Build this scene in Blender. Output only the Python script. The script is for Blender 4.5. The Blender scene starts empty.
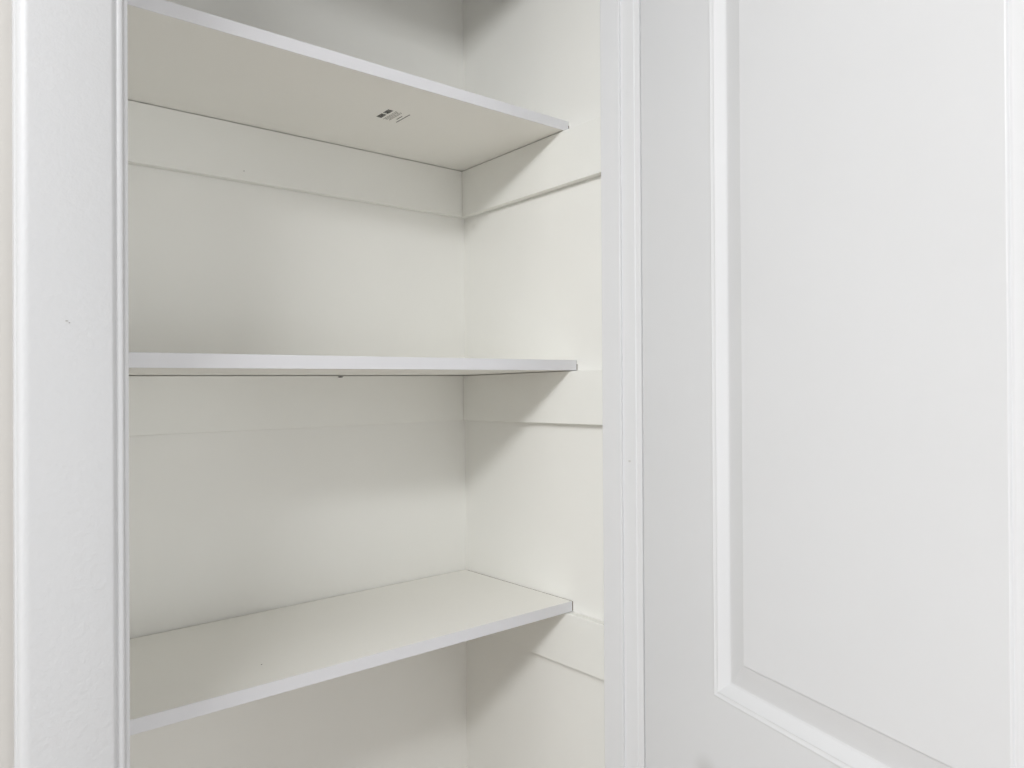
import bpy, bmesh, math, random
from mathutils import Vector, Matrix

C = bpy.context.scene.collection
H = 1.305                      # camera height above the floor
# ---------------------------------------------------------------- camera
cd = bpy.data.cameras.new('camera')
cam = bpy.data.objects.new('camera', cd); C.objects.link(cam)
cd.sensor_fit = 'HORIZONTAL'; cd.sensor_width = 36.0
cd.lens = 36.0 * 744.18 / 1024.0
cd.clip_start = 0.02
yaw, pit, rol = (math.radians(a) for a in (39.6281, 0.1519, -0.4538))
fw = Vector((math.sin(yaw)*math.cos(pit), math.cos(yaw)*math.cos(pit), math.sin(pit)))
rt = Vector((math.cos(yaw), -math.sin(yaw), 0)); up = rt.cross(fw)
r2 = rt*math.cos(rol) + up*math.sin(rol); u2 = up*math.cos(rol) - rt*math.sin(rol)
M = Matrix((r2, u2, -fw)).transposed().to_4x4(); M.translation = Vector((0, 0, H))
cam.matrix_world = M
bpy.context.scene.camera = cam
# ---------------------------------------------------------------- world, lamps, exposure
w = bpy.data.worlds.new('room_daylight'); bpy.context.scene.world = w
w.use_nodes = True
bg = w.node_tree.nodes['Background']
bg.inputs[0].default_value = (0.94, 0.97, 1.0, 1); bg.inputs[1].default_value = 0.60
ld = bpy.data.lights.new('strip_lamp_light', 'AREA')      # long ceiling strip lamp out of frame
ld.shape = 'RECTANGLE'; ld.size = 1.6; ld.size_y = 0.17
ld.energy = 29.0; ld.color = (0.955, 0.975, 1.0)
lo = bpy.data.objects.new('strip_lamp_light', ld); C.objects.link(lo)
lo.location = (-1.30, -0.345, H + 0.945)
lo.rotation_euler = (math.radians(52), 0, math.radians(-15))
for nm, e, sx, sy, loc, rot in (('side_fill_light', 18.0, 1.4, 1.4, (1.6, -3.0, 1.0), (90, 0, 20)),  # three unseen fill lights, added to brighten the closet and the door
                               ('low_fill_light', 5.5, 1.8, 1.0, (0.2, -1.6, 0.5), (115, 0, 0)),
                               ('left_fill_light', 14.0, 1.0, 1.2, (-2.8, 0.0, 1.0), (90, 0, -90))):
    wl = bpy.data.lights.new(nm, 'AREA'); wl.shape = 'RECTANGLE'; wl.size = sx; wl.size_y = sy; wl.energy = e; wl.color = (0.955, 0.98, 1.0)
    wo = bpy.data.objects.new(nm, wl); C.objects.link(wo)
    wo.location = loc; wo.rotation_euler = [math.radians(q) for q in rot]
vs = bpy.context.scene.view_settings
vs.view_transform = 'Standard'; vs.look = 'None'; vs.gamma = 1.0
vs.exposure = 0.29; vs.use_curve_mapping = False

# ---------------------------------------------------------------- materials
def mat(name, col, rough=0.5, bump=0.0, scale=200.0, mottling=0.0, spec=0.4, detail=3.0):
    m = bpy.data.materials.new(name); m.use_nodes = True
    nt = m.node_tree; b = nt.nodes['Principled BSDF']
    b.inputs['Base Color'].default_value = (*col, 1); b.inputs['Roughness'].default_value = rough
    b.inputs['Specular IOR Level'].default_value = spec
    tc = nt.nodes.new('ShaderNodeTexCoord')
    if bump:
        n = nt.nodes.new('ShaderNodeTexNoise'); n.inputs['Scale'].default_value = scale
        n.inputs['Detail'].default_value = detail
        nt.links.new(tc.outputs['Object'], n.inputs['Vector'])
        bp = nt.nodes.new('ShaderNodeBump'); bp.inputs['Strength'].default_value = bump
        bp.inputs['Distance'].default_value = 0.001
        nt.links.new(n.outputs['Fac'], bp.inputs['Height'])
        nt.links.new(bp.outputs['Normal'], b.inputs['Normal'])
    if mottling:
        n2 = nt.nodes.new('ShaderNodeTexNoise'); n2.inputs['Scale'].default_value = 6
        n2.inputs['Detail'].default_value = 5
        nt.links.new(tc.outputs['Object'], n2.inputs['Vector'])
        cr = nt.nodes.new('ShaderNodeValToRGB')
        cr.color_ramp.elements[0].position = 0.35; cr.color_ramp.elements[1].position = 0.65
        cr.color_ramp.elements[0].color = (*[c*(1-mottling) for c in col], 1)
        cr.color_ramp.elements[1].color = (*[min(1, c*(1+mottling)) for c in col], 1)
        nt.links.new(n2.outputs['Fac'], cr.inputs['Fac']); nt.links.new(cr.outputs['Color'], b.inputs['Base Color'])
    return m

M_trim = mat('white_trim_paint', (0.76, 0.76, 0.765), 0.38, 0.10, 420, 0.0)
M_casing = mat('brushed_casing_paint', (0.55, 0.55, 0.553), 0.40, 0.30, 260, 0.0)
M_door = mat('white_door_paint', (0.755, 0.757, 0.765), 0.42, 0.04, 300, 0.006)
M_closet = mat('cream_closet_paint', (0.94, 0.93, 0.885), 0.6, 0.08, 350, 0.008)
M_cleat = mat('cream_batten_paint', (0.935, 0.928, 0.88), 0.5, 0.08, 350, 0.006)
M_shelf = mat('white_shelf_coating', (0.95, 0.935, 0.885), 0.45, 0.05, 300, 0.008)
M_edge = mat('white_edge_banding', (0.77, 0.768, 0.785), 0.4, 0.04, 300)
M_room = mat('beige_room_wall_paint', (0.53, 0.51, 0.48), 0.6, 0.10, 300, 0.01)
M_ceil = mat('ceiling_paint', (0.80, 0.80, 0.79), 0.7, 0.05, 200)
M_ink = mat('black_stamp_ink', (0.07, 0.07, 0.06), 0.7)
M_greyink = mat('grey_stamp_ink', (0.22, 0.21, 0.18), 0.7)
M_mark = mat('dark_nick', (0.06, 0.05, 0.04), 0.9)
M_chip = mat('paint_chip', (0.30, 0.29, 0.27), 0.8)
M_patch = mat('filler_patch', (0.62, 0.61, 0.59), 0.8)
M_seam = mat('unpainted_seam', (0.16, 0.125, 0.105), 0.9)

def wood_floor():
    m = bpy.data.materials.new('brown_plank_floor'); m.use_nodes = True
    nt = m.node_tree; b = nt.nodes['Principled BSDF']; b.inputs['Roughness'].default_value = 0.45
    tc = nt.nodes.new('ShaderNodeTexCoord')
    br = nt.nodes.new('ShaderNodeTexBrick'); br.inputs['Scale'].default_value = 1.0
    br.inputs['Brick Width'].default_value = 1.2; br.inputs['Row Height'].default_value = 0.13
    br.inputs['Mortar Size'].default_value = 0.002
    br.inputs['Color1'].default_value = (0.22, 0.15, 0.09, 1); br.inputs['Color2'].default_value = (0.26, 0.18, 0.11, 1)
    br.inputs['Mortar'].default_value = (0.08, 0.05, 0.03, 1)
    nt.links.new(tc.outputs['Object'], br.inputs['Vector'])
    nt.links.new(br.outputs['Color'], b.inputs['Base Color'])
    return m
M_floor = wood_floor()

# ---------------------------------------------------------------- helpers
# the geometry is sheared slightly to fit the image edges better: coordinates are
# given square and with z measured from eye level, then settle() applies that shear and adds the eye height
def fit_shear(p):
    x, y, z = p
    return Vector((x + 0.0028*z, y, z + 0.0032*(x-0.5) - 0.0102*(y-0.65) + H))

def obj(name, bm, m, parent=None, smooth=False, warp=True, bevel=0.0, segs=2):
    if warp:
        for v in bm.verts: v.co = fit_shear(v.co)
    bmesh.ops.recalc_face_normals(bm, faces=bm.faces)
    xs = [v.co for v in bm.verts]
    c = Vector(((min(p.x for p in xs)+max(p.x for p in xs))/2, (min(p.y for p in xs)+max(p.y for p in xs))/2, min(p.z for p in xs)))
    for v in bm.verts: v.co -= c
    me = bpy.data.meshes.new(name); bm.to_mesh(me); bm.free()
    me.materials.append(m)
    o = bpy.data.objects.new(name, me); C.objects.link(o)
    o.location = c
    if parent:
        o.parent = parent; o.location = c - parent.location
    if bevel:
        b = o.modifiers.new('edge', 'BEVEL'); b.width = bevel; b.segments = segs; b.limit_method = 'ANGLE'
        b.harden_normals = False
    if smooth or bevel:
        for p in me.polygons: p.use_smooth = True
        try: me.set_sharp_from_angle(angle=math.radians(35))
        except Exception: pass
    return o

def box(bm, x0, x1, y0, y1, z0, z1):
    v = [bm.verts.new(p) for p in ((x0,y0,z0),(x1,y0,z0),(x1,y1,z0),(x0,y1,z0),(x0,y0,z1),(x1,y0,z1),(x1,y1,z1),(x0,y1,z1))]
    for f in ((0,3,2,1),(4,5,6,7),(0,1,5,4),(1,2,6,5),(2,3,7,6),(3,0,4,7)):
        bm.faces.new([v[i] for i in f])
def B(*boxes):
    bm = bmesh.new()
    for b in boxes: box(bm, *b)
    return bm
def extrude_z(poly, z0, z1):          # a moulding profile in plan, run upright
    bm = bmesh.new()
    a = [bm.verts.new((x, y, z0)) for x, y in poly]; b = [bm.verts.new((x, y, z1)) for x, y in poly]
    n = len(poly)
    for i in range(n): bm.faces.new((a[i], a[(i+1) % n], b[(i+1) % n], b[i]))
    bm.faces.new(a); bm.faces.new(b)
    return bm
def extrude_x(poly, x0, x1):          # profile given as (y, z)
    bm = bmesh.new()
    a = [bm.verts.new((x0, y, z)) for y, z in poly]; b = [bm.verts.new((x1, y, z)) for y, z in poly]
    n = len(poly)
    for i in range(n): bm.faces.new((a[i], a[(i+1) % n], b[(i+1) % n], b[i]))
    bm.faces.new(a); bm.faces.new(b)
    return bm
def struct(o, label=None):
    o['kind'] = 'structure'
    if label: o['label'] = label
    return o
def tag(o, label, cat, group=None):
    o['label'] = label; o['category'] = cat
    if group: o['group'] = group
    return o

# ---------------------------------------------------------------- measures (metres)
XL, XR = 0.080, 0.8184              # closet side walls
YF, YI, YB = 0.666, 0.7213, 1.1261   # room wall face, closet side of that wall, closet back wall
JL, JR = 0.1385, 0.7633             # jamb faces of the opening
HEAD = 0.728                        # underside of the head jamb
FL, CE = -H, 2.44 - H
# ---------------------------------------------------------------- room shell
struct(obj('wall_front', B((-3.0, JL-0.019, YF, YI, FL, CE), (JR+0.019, 3.6, YF, YI, FL, CE),
                           (JL-0.019, JR+0.019, YF, YI, HEAD+0.019, CE)), M_room), 'beige room wall around the closet opening')
fl = B((-3.0, 3.6, -4.5, YB+0.1, -0.05, 0.0))
struct(obj('floor', fl, M_floor, warp=False), 'brown plank floor')
struct(obj('ceiling', B((-3.0, 3.6, -4.5, YB+0.1, 2.455, 2.5)), M_ceil, warp=False), 'white ceiling')
struct(obj('wall_back', B((XL-0.06, XR+0.06, YB, YB+0.06, FL, CE)), M_closet), 'cream painted back wall of the closet')
struct(obj('wall_right', B((XR, XR+0.06, YI, YB, FL, CE)), M_closet), 'cream painted right side wall of the closet')
struct(obj('wall_left', B((XL-0.06, XL, YI, YB, FL, CE)), M_closet), 'cream painted left side wall of the closet')

# ---------------------------------------------------------------- opening: jambs, stops, casings
# left jamb and its stop, seen edge on
tl = struct(obj('trim_1', B((JL-0.018, JL, YF-0.004, YI, FL, HEAD)), M_trim, bevel=0.001), 'white left door jamb')
obj('door_stop', B((JL, JL+0.0115, 0.690, YI-0.002, FL, HEAD)), M_trim, tl, bevel=0.0015)
tr = struct(obj('trim_2', B((JR, JR+0.018, YF-0.0045, YI, FL, HEAD)), M_trim, bevel=0.001), 'white right door jamb')
obj('door_stop', B((0.7590, JR, 0.6849, YI-0.002, FL, HEAD)), M_trim, tr, bevel=0.0006)
obj('paint_patch', B((JR-0.0004, JR+0.0002, 0.6715, 0.6755, -0.1045, -0.1022)), M_patch, tr)
th = struct(obj('trim_3', B((JL-0.018, JR+0.018, YF-0.004, YI, HEAD, HEAD+0.018)), M_trim, bevel=0.001), 'white head jamb over the closet opening')
obj('door_stop', B((JL, JR, 0.6849, YI-0.002, HEAD-0.0115, HEAD)), M_trim, th, bevel=0.0015)

def casing_profile(x0, x1, flip=False):
    # from the thick outer edge to the thin beaded inner edge; y grows towards the wall
    W = x1 - x0
    yo = 0.6475
    P = [(0.0, YF), (0.0, yo+0.0090), (0.0010, yo+0.0080)]
    for k in range(0, 11):                      # broad rounded outer edge
        a = math.radians(180 - 90*k/10)
        P.append((0.0090 + 0.0078*math.cos(a), yo + 0.0075 - 0.0075*math.sin(a)))
    fx = W*0.832
    P += [(fx-0.001, yo), (fx+0.0005, yo+0.0004), (fx+0.0022, yo+0.0022), (fx+0.0030, yo+0.0030)]
    bx = fx+0.0034; br = 0.0026
    for k in range(0, 9):                       # small inner bead
        a = math.radians(165 - 150*k/8)
        P.append((bx + br + br*math.cos(a), yo + 0.0036 - 0.0016*math.sin(a)))
    P += [(bx+2*br+0.0006, yo+0.0052), (W-0.0012, yo+0.0052), (W-0.0003, yo+0.0058), (W, yo+0.0072), (W, YF)]
    if flip: return [(x1 - x, y) for x, y in P]
    return [(x0 + x, y) for x, y in P]
CX0, CX1 = 0.0673, 0.1437
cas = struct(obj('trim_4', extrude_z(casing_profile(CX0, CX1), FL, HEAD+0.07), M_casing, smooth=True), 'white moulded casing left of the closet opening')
obj('nick', B((0.0988, 0.1005, 0.6472, 0.65, 0.0528, 0.0534), (0.1008, 0.1018, 0.6472, 0.65, 0.0515, 0.0521)), M_chip, cas)
struct(obj('trim_5', extrude_z(casing_profile(0.7642, 0.8406, True), FL, HEAD+0.07), M_trim, smooth=True), 'white moulded casing right of the closet opening')
hp = [(y, HEAD+0.0036 + (CX1 - x)) for x, y in casing_profile(CX0, CX1)]
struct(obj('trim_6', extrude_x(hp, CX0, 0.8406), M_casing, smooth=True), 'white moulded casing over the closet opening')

# ---------------------------------------------------------------- the open panelled door
AN = math.radians(73.74)
DH = Vector((0.7636, 0.6497, 0)); DU = Vector((-math.cos(AN), -math.sin(AN), 0)); DN = Vector((math.sin(AN), -math.cos(AN), 0))
DW, DT = 0.665, 0.035
DZ0, DZ1 = FL+0.012, HEAD-0.004
prof = [(0, 0), (0.0020, -0.0005), (0.0045, 0.0006), (0.0060, 0.0010), (0.0070, 0.0008), (0.0085, 0.0016), (0.0185, 0.0080),
        (0.0205, 0.0086), (0.0230, 0.0083), (0.0480, 0.0030), (0.0500, 0.0032), (0.0508, 0.0008), (0.0516, 0.0002)]
pu0, pu1 = 0.1409, 0.5312
panels = [(-0.3603, 0.590), (-1.060, -0.580)]
def door_face(bm, dep0, sign):
    us = [0, pu0, pu1, DW]
    zs = sorted([DZ0, DZ1] + [z for p in panels for z in p])
    pt = lambda u, z, d: bm.verts.new(DH + DU*u + DN*(dep0 + sign*d) + Vector((0, 0, z)))
    grid = {(i, j): pt(us[i], zs[j], 0) for i in range(4) for j in range(len(zs))}
    for i in range(3):
        for j in range(len(zs)-1):
            if i == 1 and any(abs(zs[j]-p[0]) < 1e-6 for p in panels): 
                prev = [grid[(1, j)], grid[(2, j)], grid[(2, j+1)], grid[(1, j+1)]]
                for o_, d_ in prof[1:]:
                    cur = [pt(pu0+o_, zs[j]+o_, d_), pt(pu1-o_, zs[j]+o_, d_), pt(pu1-o_, zs[j+1]-o_, d_), pt(pu0+o_, zs[j+1]-o_, d_)]
                    for k in range(4): bm.faces.new((prev[k], prev[(k+1) % 4], cur[(k+1) % 4], cur[k]))
                    prev = cur
                bm.faces.new(prev)
            else:
                bm.faces.new((grid[(i, j)], grid[(i+1, j)], grid[(i+1, j+1)], grid[(i, j+1)]))
    return grid, len(zs)
bm = bmesh.new()
g1, nz = door_face(bm, 0.0, 1); g2, _ = door_face(bm, DT, -1)
for j in range(nz-1):
    bm.faces.new((g1[(0, j)], g1[(0, j+1)], g2[(0, j+1)], g2[(0, j)]))
    bm.faces.new((g1[(3, j)], g2[(3, j)], g2[(3, j+1)], g1[(3, j+1)]))
for i in range(3):
    bm.faces.new((g1[(i, 0)], g2[(i, 0)], g2[(i+1, 0)], g1[(i+1, 0)]))
    bm.faces.new((g1[(i, nz-1)], g1[(i+1, nz-1)], g2[(i+1, nz-1)], g2[(i, nz-1)]))
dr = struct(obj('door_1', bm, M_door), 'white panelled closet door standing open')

# a faint round grey shadow painted into the colour, low on the hinge stile
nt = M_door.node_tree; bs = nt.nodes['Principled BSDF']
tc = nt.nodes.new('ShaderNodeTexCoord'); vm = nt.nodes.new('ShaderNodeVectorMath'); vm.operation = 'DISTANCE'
pc = fit_shear(DH + DU*0.130 + Vector((0, 0, -0.462))) - dr.location
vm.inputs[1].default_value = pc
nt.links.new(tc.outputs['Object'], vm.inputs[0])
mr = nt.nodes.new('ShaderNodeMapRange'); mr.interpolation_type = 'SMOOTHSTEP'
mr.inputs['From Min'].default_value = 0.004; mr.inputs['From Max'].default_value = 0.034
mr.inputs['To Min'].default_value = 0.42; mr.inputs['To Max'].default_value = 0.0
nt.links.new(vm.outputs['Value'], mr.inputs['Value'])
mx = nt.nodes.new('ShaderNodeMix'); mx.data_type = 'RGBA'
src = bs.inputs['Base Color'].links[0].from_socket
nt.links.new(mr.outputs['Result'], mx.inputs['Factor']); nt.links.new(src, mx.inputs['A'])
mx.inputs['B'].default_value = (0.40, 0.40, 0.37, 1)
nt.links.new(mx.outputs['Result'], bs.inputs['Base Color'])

# ---------------------------------------------------------------- battens (cleats) and shelves
CT = 0.0136                        # batten thickness
XC, YC = XR - CT, YB - CT
G = 0.0010
SH = 0.0170
levels = [  # underside height, shelf front, batten height, words
    (0.3998, 0.8433, 0.0839, 'top'), (0.0233, 0.8281, 0.0822, 'middle'), (-0.3542, 0.8412, 0.0821, 'bottom')]
back_words = {'top': 'cream painted batten on the back wall under the topmost of the three shelves',
              'middle': 'cream painted batten on the back wall under the middle shelf'}
side_words = {'top': 'cream painted batten on the right side wall under the topmost of the three shelves',
              'middle': 'cream painted batten on the right side wall under the middle shelf',
              'bottom': 'cream painted batten on the right side wall under the lowest shelf'}
shelf_words = {'top': 'white board shelf seen from below with a small black printed stamp underneath, topmost of three',
               'middle': 'white board shelf at eye level seen edge on, between the other two',
               'bottom': 'white board shelf seen from above with a bare pale top, lowest of three'}
shelves = {}; backs = {}
for z, yf, ch, wd in levels:
    if wd != 'bottom':                          # behind the lowest shelf nothing of it shows
        o = obj('wall_batten', B((XL+0.0005, XC-0.0004, YC, YB-0.0007, z-ch, z)), M_cleat, bevel=0.0008)
        backs[wd] = tag(o, back_words[wd], 'shelf batten', 'battens carrying the closet shelves')
    o = obj('wall_batten', B((XC, XR-0.0007, YI+0.001, YB-0.0002, z-ch, z)), M_cleat, bevel=0.0008)
    tag(o, side_words[wd], 'shelf batten', 'battens carrying the closet shelves')
    sb = B((XL+0.002, XR-0.0016, yf+0.0006, YB-0.0012, z+G, z+SH))
    for v in sb.verts:                          # back left corner pulled forward: the gap behind widens to the left
        if v.co.x < 0.2 and v.co.y > 1.0: v.co.y -= 0.0035
    o = obj('closet_shelf', sb, M_shelf, bevel=0.0004)
    eb = obj('edge_band', B((XL+0.002, XR-0.0016, yf, yf+0.0011, z+G, z+SH)), M_edge, o, bevel=0.0004)
    tp = z + SH - 0.0004 if wd == 'bottom' else z + 0.62*SH
    sm = obj('end_seam', B((XR-0.0016, XR-0.0001, yf, YB-0.002, z+0.002, tp)), M_seam, o)
    sm['label'] = 'dark unpainted seam at the right end'
    eb['label'] = 'white front edge strip'
    shelves[wd] = tag(o, shelf_words[wd], 'shelf', 'shelves in the closet')

# printed stamp on the underside of the top shelf: two barcode blocks, lines of tiny print, two longer lines
random.seed(4)
def stamp(bars):
    z = 0.3998 + G
    bm = bmesh.new()
    for x0, x1, y0, y1 in bars: box(bm, x0, x1, y0, y1, z-0.00015, z+0.0002)
    return bm
bars = []
for x0, x1, y0, y1 in ((0.5447, 0.5530, 0.9515, 0.9675), (0.5447, 0.5530, 0.9325, 0.9480)):
    y = y0
    while y < y1:
        wd_ = random.choice((0.0006, 0.0009, 0.0013)); bars.append((x0, x1, y, min(y+wd_, y1))); y += wd_ + random.choice((0.0004, 0.0006))
obj('barcode', stamp(bars), M_ink, shelves['top'])
bars = []
for r_ in range(5):
    x = 0.5575 + r_*0.0024
    y = 0.9325 + 0.0015*(r_ % 3)
    while y < 0.969 - 0.003*(r_ % 2):
        l = random.uniform(0.001, 0.004); bars.append((x, x+0.0010, y, y+l)); y += l + random.uniform(0.0008, 0.002)
obj('small_print', stamp(bars), M_greyink, shelves['top'])
bars = []
for x, y0, y1 in ((0.5738, 0.9440, 0.9590), (0.5795, 0.9320, 0.9700)):
    y = y0
    while y < y1:
        l = random.uniform(0.0015, 0.004); bars.append((x, x+0.0015, y, min(y+l, y1))); y += l + 0.0006
obj('print_line', stamp(bars), M_ink, shelves['top'])

# small marks
def blob(cx, cy, cz, rx, ry, rz, seed=1):
    bm = bmesh.new(); bmesh.ops.create_icosphere(bm, subdivisions=2, radius=1.0)
    rnd = random.Random(seed)
    for v in bm.verts:
        k = 1 + rnd.uniform(-0.2, 0.2)
        v.co = Vector((cx + v.co.x*rx*k, cy + v.co.y*ry*k, cz + v.co.z*rz*k))
    return bm
obj('dark_speck', blob(0.3460, 0.9042, -0.3542+SH, 0.0008, 0.0010, 0.0002), M_mark, shelves['bottom'])
obj('dark_speck', blob(0.4023, YC, 0.3303, 0.0008, 0.0002, 0.0008), M_chip, backs['top'])
obj('gouge', blob(0.5584, YC, 0.0215, 0.0045, 0.0004, 0.0011, 3), M_mark, backs['middle'])
